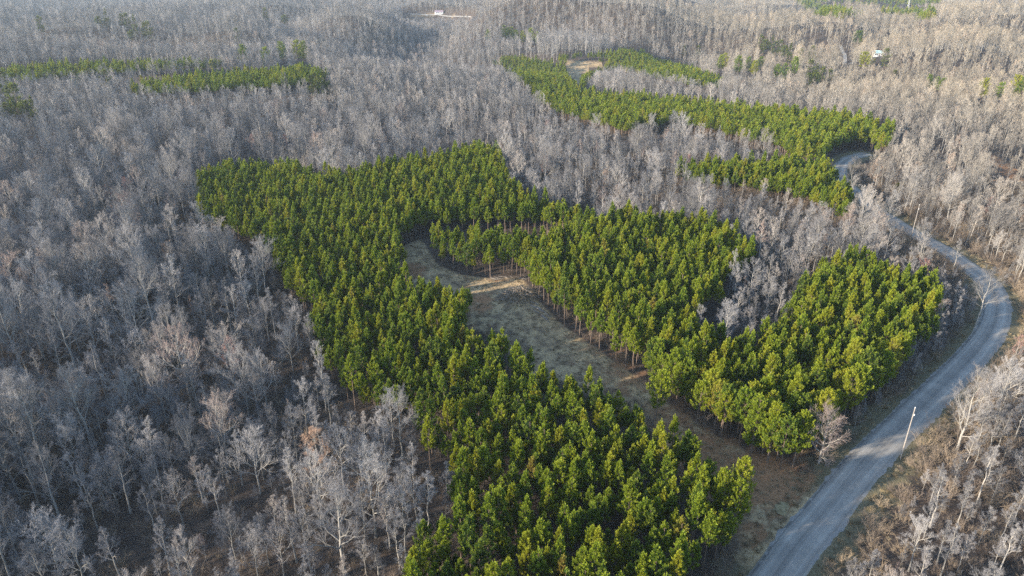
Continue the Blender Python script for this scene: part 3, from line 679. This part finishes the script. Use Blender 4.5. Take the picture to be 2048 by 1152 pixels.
def scatter(name, groups, label, cat):
    """one object that stands for the uncountable rest; its points carry the trees"""
    keys = list(groups); pts = []; var = []; rot = []; scl = []
    for n, k in enumerate(keys):
        for (x, y, s, rz) in groups[k]: pts.append((x, y, 0)); var.append(n); rot.append((0.0, 0.0, rz)); scl.append(s)
    pts = np.array(pts, dtype=np.float64); pts[:, 2] = zt(pts[:, 0], pts[:, 1]) - 0.05
    me = bpy.data.meshes.new(name); me.vertices.add(len(pts)); me.vertices.foreach_set('co', pts.astype(np.float32).ravel())
    a = me.attributes.new('variant', 'INT', 'POINT'); a.data.foreach_set('value', np.array(var, dtype=np.int32))
    rot = np.array(rot, dtype=np.float32); rot[:, :2] = rng.uniform(-.05, .05, (len(rot), 2))
    a = me.attributes.new('turn', 'FLOAT_VECTOR', 'POINT'); a.data.foreach_set('vector', rot.ravel())
    a = me.attributes.new('size', 'FLOAT', 'POINT'); a.data.foreach_set('value', np.array(scl, dtype=np.float32))
    ng = bpy.data.node_groups.new(name, 'GeometryNodeTree')
    ng.interface.new_socket('Geometry', in_out='INPUT', socket_type='NodeSocketGeometry'); ng.interface.new_socket('Geometry', in_out='OUTPUT', socket_type='NodeSocketGeometry')
    nn = ng.nodes; L = ng.links; gi = nn.new('NodeGroupInput'); go = nn.new('NodeGroupOutput'); J = nn.new('GeometryNodeJoinGeometry')
    def named(nm, t):
        q = nn.new('GeometryNodeInputNamedAttribute'); q.data_type = t; q.inputs['Name'].default_value = nm; return q.outputs['Attribute']
    va = named('variant', 'INT'); tu = named('turn', 'FLOAT_VECTOR'); si = named('size', 'FLOAT')
    e2r = nn.new('FunctionNodeEulerToRotation'); L.new(tu, e2r.inputs[0])
    for n, k in enumerate(keys):
        cmp_ = nn.new('FunctionNodeCompare'); cmp_.data_type = 'INT'; cmp_.operation = 'EQUAL'; L.new(va, cmp_.inputs[2]); cmp_.inputs[3].default_value = n
        iop = nn.new('GeometryNodeInstanceOnPoints'); L.new(gi.outputs[0], iop.inputs['Points']); L.new(cmp_.outputs[0], iop.inputs['Selection'])
        j2 = nn.new('GeometryNodeJoinGeometry')
        for ob in PROTO[k]:
            oi = nn.new('GeometryNodeObjectInfo'); oi.inputs[0].default_value = ob; oi.transform_space = 'ORIGINAL'; L.new(oi.outputs['Geometry'], j2.inputs[0])
        L.new(j2.outputs[0], iop.inputs['Instance']); L.new(e2r.outputs[0], iop.inputs['Rotation']); L.new(si, iop.inputs['Scale']); L.new(iop.outputs[0], J.inputs[0])
    L.new(J.outputs[0], go.inputs[0])
    o = link(bpy.data.objects.new(name, me)); md = o.modifiers.new('scatter', 'NODES'); md.node_group = ng
    return tag(o, label, cat, None, 'stuff')
scatter('pine_forest', rest_p, 'massed green pine crowns of the plantation stands stretching into the distance', 'pine forest')
scatter('bare_forest', rest_h, 'leafless grey hardwood forest covering the hills around the pine stands', 'bare forest')

# ------------------------------------------------------------------ labels of the trees
ORD = 'first second third fourth fifth sixth seventh eighth ninth tenth eleventh twelfth thirteenth fourteenth fifteenth sixteenth seventeenth eighteenth nineteenth twentieth'.split()
def label_rows(items, make, per=9):
    """items: (obj, u, v); splits them into rows from the bottom up and numbers each row from the left"""
    items = sorted(items, key=lambda t: -t[2])
    n = max(1, math.ceil(len(items)/per)); k = math.ceil(len(items)/n)
    for r in range(n):
        row = sorted(items[r*k:(r+1)*k], key=lambda t: t[1])
        for c, it in enumerate(row): make(it[0], ORD[c], ORD[r] if r < 20 else 'last')
near_p = [t for t in pine_lab if not t[3]]; edge_p = [t for t in pine_lab if t[3]]
def side(t):      # which side of the clearing
    return t[1] > 1010 + (t[2]-560)*1.02
def lp(name):
    def f(o, c, r): tag(o, 'pine in the %s, %s from left in %s row up' % (name, c, r), 'pine tree', 'pines inside the ' + name)
    return f
label_rows([t for t in near_p if t[2] > 640 and not side(t)], lp('near stand'), 14)
label_rows([t for t in near_p if t[2] <= 640 and not side(t)], lp('stand beyond the clearing'), 14)
label_rows([t for t in near_p if side(t)], lp('stand beside the road'), 14)
def le(name):
    def f(o, c, r): tag(o, 'low-branched pine edging %s, %s from left in %s row' % (name, c, r), 'pine tree', 'pines edging ' + name)
    return f
label_rows([t for t in edge_p if side(t)], le('the sunny clearing side'), 16)
label_rows([t for t in edge_p if not side(t)], le('the shaded clearing side'), 16)
KW = {'big': 'broad spreading bare trees', 'bare': 'slender bare trees', 'sap': 'small thin bare trees', 'far': 'bushy bare trees', 'tint': 'reddish bare trees'}
ZONES = [('in woods beside the near stand', lambda u, v: u < 1000 and v > 640), ('in woods behind the large stand', lambda u, v: u < 1250 and v <= 640),
         ('on the roadside bank', lambda u, v: u > 1560 and v > 560), ('between pines and road', lambda u, v: True)]
zl = {}
for r, u, v, k, x, y in bare_lab:
    for zi, (zn, fn) in enumerate(ZONES):
        if fn(u, v): zl.setdefault((zi, k), []).append((r, u, v)); break
for (zi, k), it in zl.items():
    def f(o, c, r, zi=zi, k=k): tag(o, '%s %s, %s from left in %s row' % (KW[k][:-1], ZONES[zi][0], c, r), 'bare tree', KW[k] + ' ' + ZONES[zi][0])
    label_rows(it, f, 12)

# ------------------------------------------------------------------ trees that stand out
def place(name, parts, u, v, s, label, cat, group=None, lean=(0, 0), rz=None, sz=None):
    p = at(u, v); r = tree_obj(name, parts, p.x, p.y, s, random.random()*6.28 if rz is None else rz, lean, sz); return tag(r, label, cat, group)
random.seed(21)
PALE = bt(19, 5.5, 0.42, 9, 0.5, n2=8, n3=7, n4=6, twig=0.014, env='vase', r0=0.42)
ROUND = bt(11.5, 5.0, 0.16, 17, 0.5, n2=8, n3=8, n4=7, twig=0.013, env='round', r0=0.22)
place('bare_tree', PALE, 100, 962, 1.0, 'tall pale leafless tree with one thick bare trunk in the dark hollow', 'bare tree')
place('bare_tree', BARE_BIG[0], 752, 1075, .78, 'large leafless tree with long pale limbs reaching towards the near pines', 'bare tree')
place('bare_tree', BARE_BIG[2], 690, 1150, .75, 'large crooked leafless tree below the one reaching to the pines', 'bare tree')
place('bare_tree', BARE_SAP[0], 908, 1020, 1.0, 'lone thin leafless tree against the dark gap in the near stand', 'bare tree')
place('bare_tree', BARE_TINT[0], 470, 765, .9, 'leafless tree flushed with pinkish red buds among grey ones', 'bare tree')
place('bare_tree', BARE_TINT[2], 645, 975, 1.0, 'russet brown leafless tree among grey ones beside the near stand', 'bare tree')
place('bare_tree', ROUND, 235, 1010, .75, 'low leafless tree with a dense dome of pale twigs in the dark woods', 'bare tree')
place('bare_tree', ROUND, 130, 1170, .95, 'large leafless tree with a round twiggy dome in the bottom corner of the woods', 'bare tree', rz=2.0)
place('bare_tree', ROUND, 1638, 925, .78, 'leafless tree with round crown standing between the corner pine and the road', 'bare tree', rz=1.0)
place('bare_tree', BARE_BIG[3], 1950, 655, .7, 'broad pale leafless tree leaning over the inside of the road bend', 'bare tree')
place('bare_tree', BARE_BIG[1], 1912, 905, .8, 'tall forked leafless tree on the bank just beyond the near utility pole', 'bare tree')
place('bare_tree', BARE_SAP[1], 1080, 800, .8, 'small leafless tree poking out between pines in the near stand', 'bare tree')
place('bare_tree', BARE_TINT[1], 265, 420, .9, 'pink tinged leafless tree near the left end of the large stand', 'bare tree')
place('bare_tree', BARE_TINT[3], 1745, 375, .9, 'orange brown leafless tree standing inside the far road bend', 'bare tree')
place('pine_tree', PINE_EDGE[4], 1500, 912, 1.05, 'wide sunlit pine at the corner of the stand beside the road', 'pine tree')
place('pine_tree', PINE_EDGE[0], 1535, 925, 1.05, 'bushy pine just behind the wide sunlit corner pine', 'pine tree')
place('pine_tree', PINE_EDGE[3], 1585, 935, .8, 'darker low pine at the road end of the corner clump', 'pine tree')
place('pine_tree', PINE_EDGE[2], 1440, 872, 1.0, 'tall sunlit pine standing left of the wide corner pine', 'pine tree')
place('pine_tree', PINE_EDGE[1], 1302, 770, 1.0, 'rounded yellow green pine halfway down the sunny side of the clearing', 'pine tree')
place('pine_tree', PINE_EDGE[3], 935, 636, .75, 'thin pine alone at the clearing edge beside the clay patch', 'pine tree')
place('pine_tree', PINE_EDGE[2], 935, 553, .9, 'yellow lit pine at the front of the small middle stand', 'pine tree')
place('pine_tree', PINE_EDGE[1], 1375, 965, .85, 'small conical pine standing alone where the near stand meets the clearing', 'pine tree')
place('pine_tree', PINE_EDGE[2], 1408, 1005, .75, 'pale green pine in front of the small conical one', 'pine tree')

# ------------------------------------------------------------------ scattered evergreens beyond the stands
def make_evergreen(H, R, seed, round_top=True, base=0.15):
    T, C, h = make_pine(H, R, base, 10, 3.0, seed=seed, small=True, round_top=round_top); C.name = 'evergreen_crown'; C.materials.clear(); C.materials.append(M_CEDAR); return T, C, h
EV = [make_evergreen(11, 2.6, 200), make_evergreen(12, 3.0, 201), make_evergreen(9, 3.2, 202), make_evergreen(13, 2.4, 203, False)]
BRIGHT = [make_pine(11, 3.2, 0.2, 11, 3.2, seed=210+i, small=True, round_top=True) for i in range(2)]
EG = [([(1441,131),(1476,138),(1496,135),(1521,131),(1554,147),(1569,150),(1589,140),(1450,126),(1508,140)], BRIGHT, 1.15, 'tall evergreens lined up behind the long far stand', 'tall evergreens behind the long far stand'),
      ([(1619,150),(1632,152),(1644,155),(1659,158),(1616,163),(1628,160)], EV, 1.1, 'dark evergreens at the end of the line', 'dark evergreens ending the tall evergreen line'),
      ([(1520,93),(1532,96),(1543,98),(1551,103),(1560,105),(1570,110),(1579,115),(1526,100),(1600,118),(1622,118)], EV, 1.25, 'dark evergreen clump on the far slope', 'dark evergreens clumped before the driveway'),
      ([(1859,163),(1873,170),(1884,173)], BRIGHT, 1.0, 'bushy evergreens in the far right woods', 'low evergreens beyond the dirt track'),
      ([(1966,183),(1999,187),(2030,183),(2042,184)], BRIGHT, 1.1, 'evergreens on the bank to the right', 'bushy evergreens above the dirt track'),
      ([(82,57),(215,47),(245,47),(255,49),(272,62),(292,70),(265,77),(300,73),(180,32),(200,52)], EV, 1.35, 'evergreens dotted over the left hill', 'small evergreens dotting the far left hill'),
      ([(532,35),(570,45),(475,75)], EV, 1.35, 'evergreens beyond the long ridge', 'single evergreens short of the white house'),
      ([(565,112),(595,112),(607,112),(487,117),(532,120)], BRIGHT, 1.2, 'evergreens above the left far stand', 'evergreens behind the left far stand'),
      ([(622,177),(632,178),(642,180),(654,177)], EV, 1.2, 'dark evergreens below the left far stand', 'dark evergreens just below the left far stand'),
      ([(8,200),(22,212),(38,218),(55,226),(15,228),(70,232),(30,205),(150,165),(215,170),(10,175)], EV, 1.2, 'evergreens at the left edge of the far woods', 'dark evergreens behind pale trunks at left'),
      ([(1008,72),(1016,71),(1024,72),(1032,74),(1045,78),(1061,79),(1075,81),(976,73)], BRIGHT, 1.2, 'evergreens on the central ridge', 'evergreens on the crest beyond the far clearing'),
      ([(1369,103),(1396,110)], EV, 1.1, 'evergreens behind the far clearing', 'slim evergreens right of the far clearing')]
for pts, lib, s, grp, lab in EG:
    pts = sorted(pts)
    for n, (u, v) in enumerate(pts):
        p = at(u, v, 7); r = tree_obj('evergreen_tree', lib[n % len(lib)], p.x, p.y, s*random.uniform(1.1, 1.5), random.random()*6)
        tag(r, '%s from left of the %s' % (ORD[n], lab), 'evergreen', grp)
for u, v, lib, s, lab in [(1716,78,BRIGHT[0],2.6,'large round yellow green evergreen alone on the far slope'), (1729,122,BRIGHT[1],2.5,'broad bright evergreen below the teal roofed house'),
                          (1771,120,EV[1],1.6,'tall dark evergreen beside the teal roofed house'), (1789,150,EV[0],1.1,'small dark evergreen downhill of the teal roofed house'), (1794,383,EV[2],.45,'small green bush inside the far road bend')]:
    p = at(u, v, min(9, 7*s) if s > .5 else 1); tag(tree_obj('evergreen_tree', lib, p.x, p.y, s, 1.0, sz=s*.6 if s > 2 else s), lab, 'evergreen')

# ------------------------------------------------------------------ shrubs and undergrowth
sh = []
SHR = []
for n, (u, v, s, lab) in enumerate([(1660,925,1.0,'grey brown twiggy bush on the road verge below the corner pine'), (1700,880,1.2,'twiggy bush between the road and the dark stand edge'), (1475,1040,1.1,'brown twiggy bush beside the near stand at the clearing mouth'), (985,672,1.2,'brown twiggy bush at the narrow of the clearing')]):
    p = at(u, v); o = link(bpy.data.objects.new('shrub', SHRUB[n])); o.location = (p.x, p.y, gz(p.x, p.y)); o.scale = (s, s, s); tag(o, lab, 'bush'); PROTO[('shrub', n)] = [o]
P, g = grid_points(2.6, 0, 330, 0.5, 31)
rdp = road_dist(P[:, 0], P[:, 1])
ok = ~in_any(P, 0, [FIELD, GAP, VERGE_R]) & (rdp > 5.0)
stand = in_any(P, MEMB, [STAND_A, STAND_B, STAND_M]); ok &= ~(stand & (g.random(len(P)) < 0.7))
sg = {}
for (x, y), o_ in zip(P[ok], g.random(ok.sum())): sg.setdefault(('shrub', int(o_*4) % 4), []).append((x, y, (0.45+0.8*((o_*7) % 1))*(1.45 if x > 68 else 1.0), o_*90))
scatter('undergrowth', sg, 'brown twiggy brush covering the floor of the bare woods', 'undergrowth')
# dry grass clumps that roughen the clearing and verges
M_STRAW = mat_bark('dry_grass', [(0, (0.16, 0.12, 0.07)), (0.5, (0.32, 0.26, 0.16)), (1, (0.46, 0.39, 0.26))], 1.5)
for n, (u, v, lab) in enumerate([(1600, 960, 'clump of dry tan grass at the road mouth of the clearing'), (1000, 600, 'clump of dry tan grass in the middle of the clearing')]):
    C = MB()
    for k in range(110):
        a = random.random()*6.28; rr = random.random()*.55; b = Vector((math.cos(a)*rr, math.sin(a)*rr, -.03)); C.cone(b, b+Vector((random.gauss(0, .16), random.gauss(0, .16), random.uniform(.18, .5))), .012)
    p = at(u, v); o = link(bpy.data.objects.new('grass_clump', C.mesh('grass_clump', M_STRAW))); o.location = (p.x, p.y, gz(p.x, p.y)); tag(o, lab, 'grass'); PROTO[('grass', n)] = [o]
P, g = grid_points(0.75, 0, 270, 0.5, 55); rdp = road_dist(P[:, 0], P[:, 1])
fld = in_any(P, 0, [FIELD]); ok = ((fld & (g.random(len(P)) < 0.55)) | ((rdp > 3.7) & (rdp < 9) & (g.random(len(P)) < 0.4))) & (rdp > 3.6)
sg = {}
for (x, y), o_ in zip(P[ok], g.random(ok.sum())): sg.setdefault(('grass', int(o_*2) % 2), []).append((x, y, 0.35+0.9*((o_*7) % 1)**2, o_*90))
scatter('dry_grass', sg, 'dry tan grass and weeds over the clearing and the road verges', 'grass')
# ------------------------------------------------------------------ utility poles
def utility_pole(ub, vb, H, label, lean=0.0, arm=False):
    p = at(ub, vb); r = bpy.data.objects.new('utility_pole', None); link(r); r.location = (p.x, p.y, gz(p.x, p.y)); r.rotation_euler = (0, lean, 0.4)
    m = MB(); m.tube([(0, 0, -0.5), (0, 0, H*.5), (0, 0, H)], [.12, .095, .075], 10); link(bpy.data.objects.new('pole', m.mesh('pole', M_POLE, False)), r)
    m = MB(); m.tube([(0, 0, H-.02), (0, 0, H+.10), (0, 0, H+.22)], [.05, .075, .03], 8); link(bpy.data.objects.new('insulator', m.mesh('insulator', M_WHITE)), r)
    m = MB(); m.box((0.0, -.2, H-1.2), (.05, .06, .16)); m.tube([(0, -.13, H-1.5), (0, -.22, H-1.2)], [.03, .03], 6); link(bpy.data.objects.new('bracket', m.mesh('bracket', M_METAL)), r)
    return tag(r, label, 'utility pole')
utility_pole(1801, 917, 10.4, 'pale wooden utility pole at the roadside verge seen against the road')
utility_pole(1822, 476, 11.0, 'pale wooden utility pole beside the straight middle stretch of road')
utility_pole(1651, 326, 8.5, 'pale wooden utility pole inside the far road bend beside green pines')
# ------------------------------------------------------------------ brush pile and logs
p = at(1040, 594); m = MB(); random.seed(9)
for k in range(330):
    a = random.random()*6.28; rr = random.random()**.6; c = Vector((math.cos(a)*rr*6.0, math.sin(a)*rr*4.2, 0)); c.z = 3.4*(1-rr**1.6)*random.random()+.05
    b = random.random()*6.28; d = Vector((math.cos(b), math.sin(b), random.uniform(-.28, .45))); L = random.uniform(1.0, 3.6); w = random.uniform(.02, .11)
    m.tube([c-d*L*.5, c+rv(.12), c+d*L*.5], [w, w*.8, w*.4], 5, True, int(k % 5 < 2))
    for j in range(3): q = c+d*L*random.uniform(-.3, .5); m.cone(q, q+(d+rv(1.0))*random.uniform(.5, 1.1), .015)
o = link(bpy.data.objects.new('brush_pile', m.mesh('brush_pile', [M_BRUSH, M_LOG]))); o.location = (p.x, p.y, gz(p.x, p.y)); tag(o, 'heap of tangled dead branches at the corner of the clearing', 'brush pile')
p = at(1020, 558); m = MB()
for k in range(60):
    c = Vector((random.uniform(-5, 5), random.uniform(-1.2, 1.2), random.uniform(.05, .5))); b = random.gauss(0, .6); d = Vector((math.cos(b), math.sin(b), random.uniform(-.1, .15))); L = random.uniform(1, 3.2)
    m.tube([c-d*L*.5, c+d*L*.5], [random.uniform(.02, .07), .015], 5)
o = link(bpy.data.objects.new('slash_heap', m.mesh('slash_heap', M_LOG))); o.location = (p.x, p.y, gz(p.x, p.y)); tag(o, 'low scatter of cut branches in front of the small middle stand', 'slash heap')
LG = [(1062,612,1088,626,.17,'longest'), (1068,622,1096,640,.13,'pale'), (1060,604,1076,611,.15,'short dark'), (1082,632,1098,645,.11,'thin'), (1072,613,1100,634,.12,'leaning')]
for u0, v0, u1, v1, w, nm in LG:
    a = at(u0, v0); b = at(u1, v1); z0 = gz(a.x, a.y); z1 = gz(b.x, b.y); c = (a+b)*.5; m = MB(); A_ = Vector((a.x-c.x, a.y-c.y, z0+w)); B_ = Vector((b.x-c.x, b.y-c.y, z1+w))
    zz = gz(c.x, c.y); A_.z -= zz; B_.z -= zz; m.tube([A_, (A_+B_)*.5+Vector((.1, .15, .06)), B_], [w, w*.85, w*.6], 8)
    q = A_.lerp(B_, .7); m.cone(q, q+Vector((.3, .6, .7)), .05)
    o = link(bpy.data.objects.new('fallen_log', m.mesh('fallen_log', M_LOG))); o.location = (c.x, c.y, zz); tag(o, nm+' fallen log lying along the pine edge below the brush pile', 'log', 'logs below the brush pile')
# small heap of sand by the road mouth
p = at(1562, 1012); Vs = []; Fs = []; n = 22
for j in range(n+1):
    for i in range(n+1):
        x = (i/n-.5)*4.6; y = (j/n-.5)*5.6; r2 = (x/2.0)**2+(y/2.6)**2
        h = 0.55*math.exp(-r2*1.2)*(1+.35*math.sin(x*3.1+y*1.7)+.25*math.sin(y*4.3-x*2)) - 0.06*r2*.6; Vs.append((x, y, h))
for j in range(n):
    for i in range(n): a = j*(n+1)+i; Fs.append((a, a+1, a+n+2, a+n+1))
o = link(bpy.data.objects.new('sand_heap', mesh_from('sand_heap', Vs, Fs, M_SAND, True))); o.location = (p.x, p.y, gz(p.x, p.y)); o.rotation_euler = (0, 0, -.6); o.scale = (.5, .62, .5); tag(o, 'small pale heap of sandy soil at the mouth of the clearing', 'sand heap')

# ------------------------------------------------------------------ far houses, car, pylon, driveways
def house(u, v, W, D, Hh, rz, wall, roof, label):
    p = at(u, v); r = bpy.data.objects.new('house', None); link(r); r.location = (p.x, p.y, zt(p.x, p.y)+.1); r.rotation_euler = (0, 0, rz)
    m = MB(); w, d = W/2, D/2; rid = Hh+D*.28
    for z0, pts in ((0, [(-w, -d), (w, -d), (w, d), (-w, d)]),):
        for i in range(4):
            a = pts[i]; b = pts[(i+1) % 4]; m.face([(a[0], a[1], -1), (b[0], b[1], -1), (b[0], b[1], Hh), (a[0], a[1], Hh)])
    for sx in (-w, w): m.face([(sx, -d, Hh), (sx, d, Hh), (sx, 0, rid)])
    wl = link(bpy.data.objects.new('wall', m.mesh('wall', wall)), r)
    m = MB(); e = .5
    for sy in (-1, 1):
        n_ = Vector((0, 0, .15)); a = Vector((-w-e, sy*(d+e), Hh-.28)); b = Vector((w+e, sy*(d+e), Hh-.28)); c = Vector((w+e, 0, rid+.02)); dd = Vector((-w-e, 0, rid+.02))
        m.face([a, b, c, dd]); m.face([dd+n_, c+n_, b+n_, a+n_]); m.face([a, a+n_, b+n_, b]); m.face([a, dd, dd+n_, a+n_]); m.face([b, b+n_, c+n_, c])
    rf = link(bpy.data.objects.new('roof', m.mesh('roof', roof)), r)
    m = MB(); m.box((w*.4, 0, rid+.4), (.35, .35, .9)); link(bpy.data.objects.new('chimney', m.mesh('chimney', M_DOOR)), rf)
    for x in (-w*.65, -w*.25, w*.65):
        m = MB(); m.box((x, -d-.03, Hh*.55), (.6, .03, .65)); wi = link(bpy.data.objects.new('window', m.mesh('window', M_GLASS)), r)
        m = MB()
        for q, h in (((x, -d-.05, Hh*.55+.7), (.72, .05, .06)), ((x, -d-.05, Hh*.55-.7), (.72, .05, .06)), ((x-.66, -d-.05, Hh*.55), (.06, .05, .64)), ((x+.66, -d-.05, Hh*.55), (.06, .05, .64))): m.box(q, h)
        link(bpy.data.objects.new('frame', m.mesh('frame', M_WHITE)), wi)
    m = MB(); m.box((w*.2, -d-.04, 1.0), (.48, .04, 1.05)); link(bpy.data.objects.new('door', m.mesh('door', M_DOOR)), r)
    return tag(r, label, 'house')
house(878, 28, 15, 9, 3.6, 0.15, M_WHITE, M_ROOFP, 'white house with mauve roof at the edge of the far hayfield')
house(1754, 112, 10, 8, 3.4, -.2, M_WHITE, M_ROOFT, 'small house with pale teal metal roof behind bright evergreens')
p = at(853, 32); r = bpy.data.objects.new('parked_car', None); link(r); r.location = (p.x, p.y, zt(p.x, p.y)+.05); r.rotation_euler = (0, 0, .1)
m = MB(); prof = [(-2.3, .45), (-2.35, .95), (-1.5, 1.05), (-.9, 1.65), (1.2, 1.7), (2.1, 1.1), (2.3, .9), (2.3, .45)]; n = len(prof)
for sy in (-.88, .88): m.face([(x, sy, z) for x, z in (prof if sy < 0 else prof[::-1])])
for i in range(n): a, b = prof[i], prof[(i+1) % n]; m.face([(a[0], .88, a[1]), (b[0], .88, b[1]), (b[0], -.88, b[1]), (a[0], -.88, a[1])])
link(bpy.data.objects.new('body', m.mesh('body', M_WHITE)), r)
m = MB()
for sy in (-.9, .9): m.face([(-1.2, sy, 1.12), (-.85, sy, 1.55), (1.1, sy, 1.58), (1.7, sy, 1.12)])
link(bpy.data.objects.new('window', m.mesh('window', M_GLASS)), r)
for sx in (-1.45, 1.45):
    for sy in (-.85, .85): m = MB(); m.tube([(sx, sy-.12, .36), (sx, sy+.12, .36)], [.36, .36], 14); link(bpy.data.objects.new('wheel', m.mesh('wheel', M_BLACK)), r)
tag(r, 'white car parked in front of the white house', 'car')
p = at(1814, 24); r = bpy.data.objects.new('power_pylon', None); link(r); r.location = (p.x, p.y, zt(p.x, p.y)); m = MB(); Hh = 26
for sx in (-1, 1):
    for sy in (-1, 1): m.tube([(sx*2.4, sy*2.4, 0), (sx*.6, sy*.6, Hh*.7), (sx*.35, sy*.35, Hh)], [.22, .16, .12], 5)
for k in range(9):
    z0 = k*Hh/9; z1 = z0+Hh/9; w0 = 2.4-2.0*min(1, z0/Hh*1.25); w1 = 2.4-2.0*min(1, z1/Hh*1.25)
    for s in (-1, 1): m.tube([(-w0, s*w0, z0), (w1, s*w1, z1)], [.08, .08], 4); m.tube([(s*w0, -w0, z0), (s*w1, w1, z1)], [.08, .08], 4)
link(bpy.data.objects.new('mast', m.mesh('mast', M_METAL)), r)
for z, w in ((Hh*.72, 5.5), (Hh*.88, 4.2)): m = MB(); m.tube([(-w, 0, z), (0, 0, z+.8), (w, 0, z)], [.1, .2, .1], 4); m.tube([(-w, 0, z), (w, 0, z)], [.1, .1], 4); link(bpy.data.objects.new('crossarm', m.mesh('crossarm', M_METAL)), r)
tag(r, 'pale lattice power pylon above the far pine block', 'pylon')
def lane(name, px, w, m_):
    c = resample([Vector((q.x, q.y, 0)) for q in catmull([at(u, v) for u, v in px], 12)], 2.0); Vs = []; Fs = []
    for i, q in enumerate(c):
        t = (c[min(i+1, len(c)-1)]-c[max(0, i-1)]).normalized(); nn = Vector((t.y, -t.x, 0))
        for k in (-1, 0, 1): a = q+nn*w*k*random.uniform(.9, 1.1); Vs.append((a.x, a.y, gz(a.x, a.y)+.2))
    for i in range(len(c)-1):
        for k in (0, 1): a = i*3+k; Fs.append((a, a+1, a+4, a+3))
    return tag(link(bpy.data.objects.new(name, mesh_from(name, Vs, Fs, m_, True))), kind='structure')
lane('far_lane', [(815,28),(850,29),(880,31),(910,33),(945,34)], 1.3, M_GRAVEL)
lane('driveway', [(1680,90),(1685,105),(1690,118),(1700,128)], 1.8, M_GRAVEL)
# ------------------------------------------------------------------ haze
def haze_box():
    m, nt, _, L = mat('haze'); v = N(nt, 'ShaderNodeVolumePrincipled'); o = N(nt, 'ShaderNodeOutputMaterial'); v.inputs['Color'].default_value = (0.72, 0.86, 1.0, 1); v.inputs['Density'].default_value = 0.0001; v.inputs['Anisotropy'].default_value = 0.2
    L.new(v.outputs[0], o.inputs['Volume'])
    zlo, zhi = float(V[:, 2].min())-1, max(CAM_H, float(V[:, 2].max()))+30
    b = MB(); b.box((0, 3250, (zlo+zhi)/2), (7600, 6500, (zhi-zlo)/2)); o_ = link(bpy.data.objects.new('haze', b.mesh('haze', m))); tag(o_, kind='stuff')
haze_box()
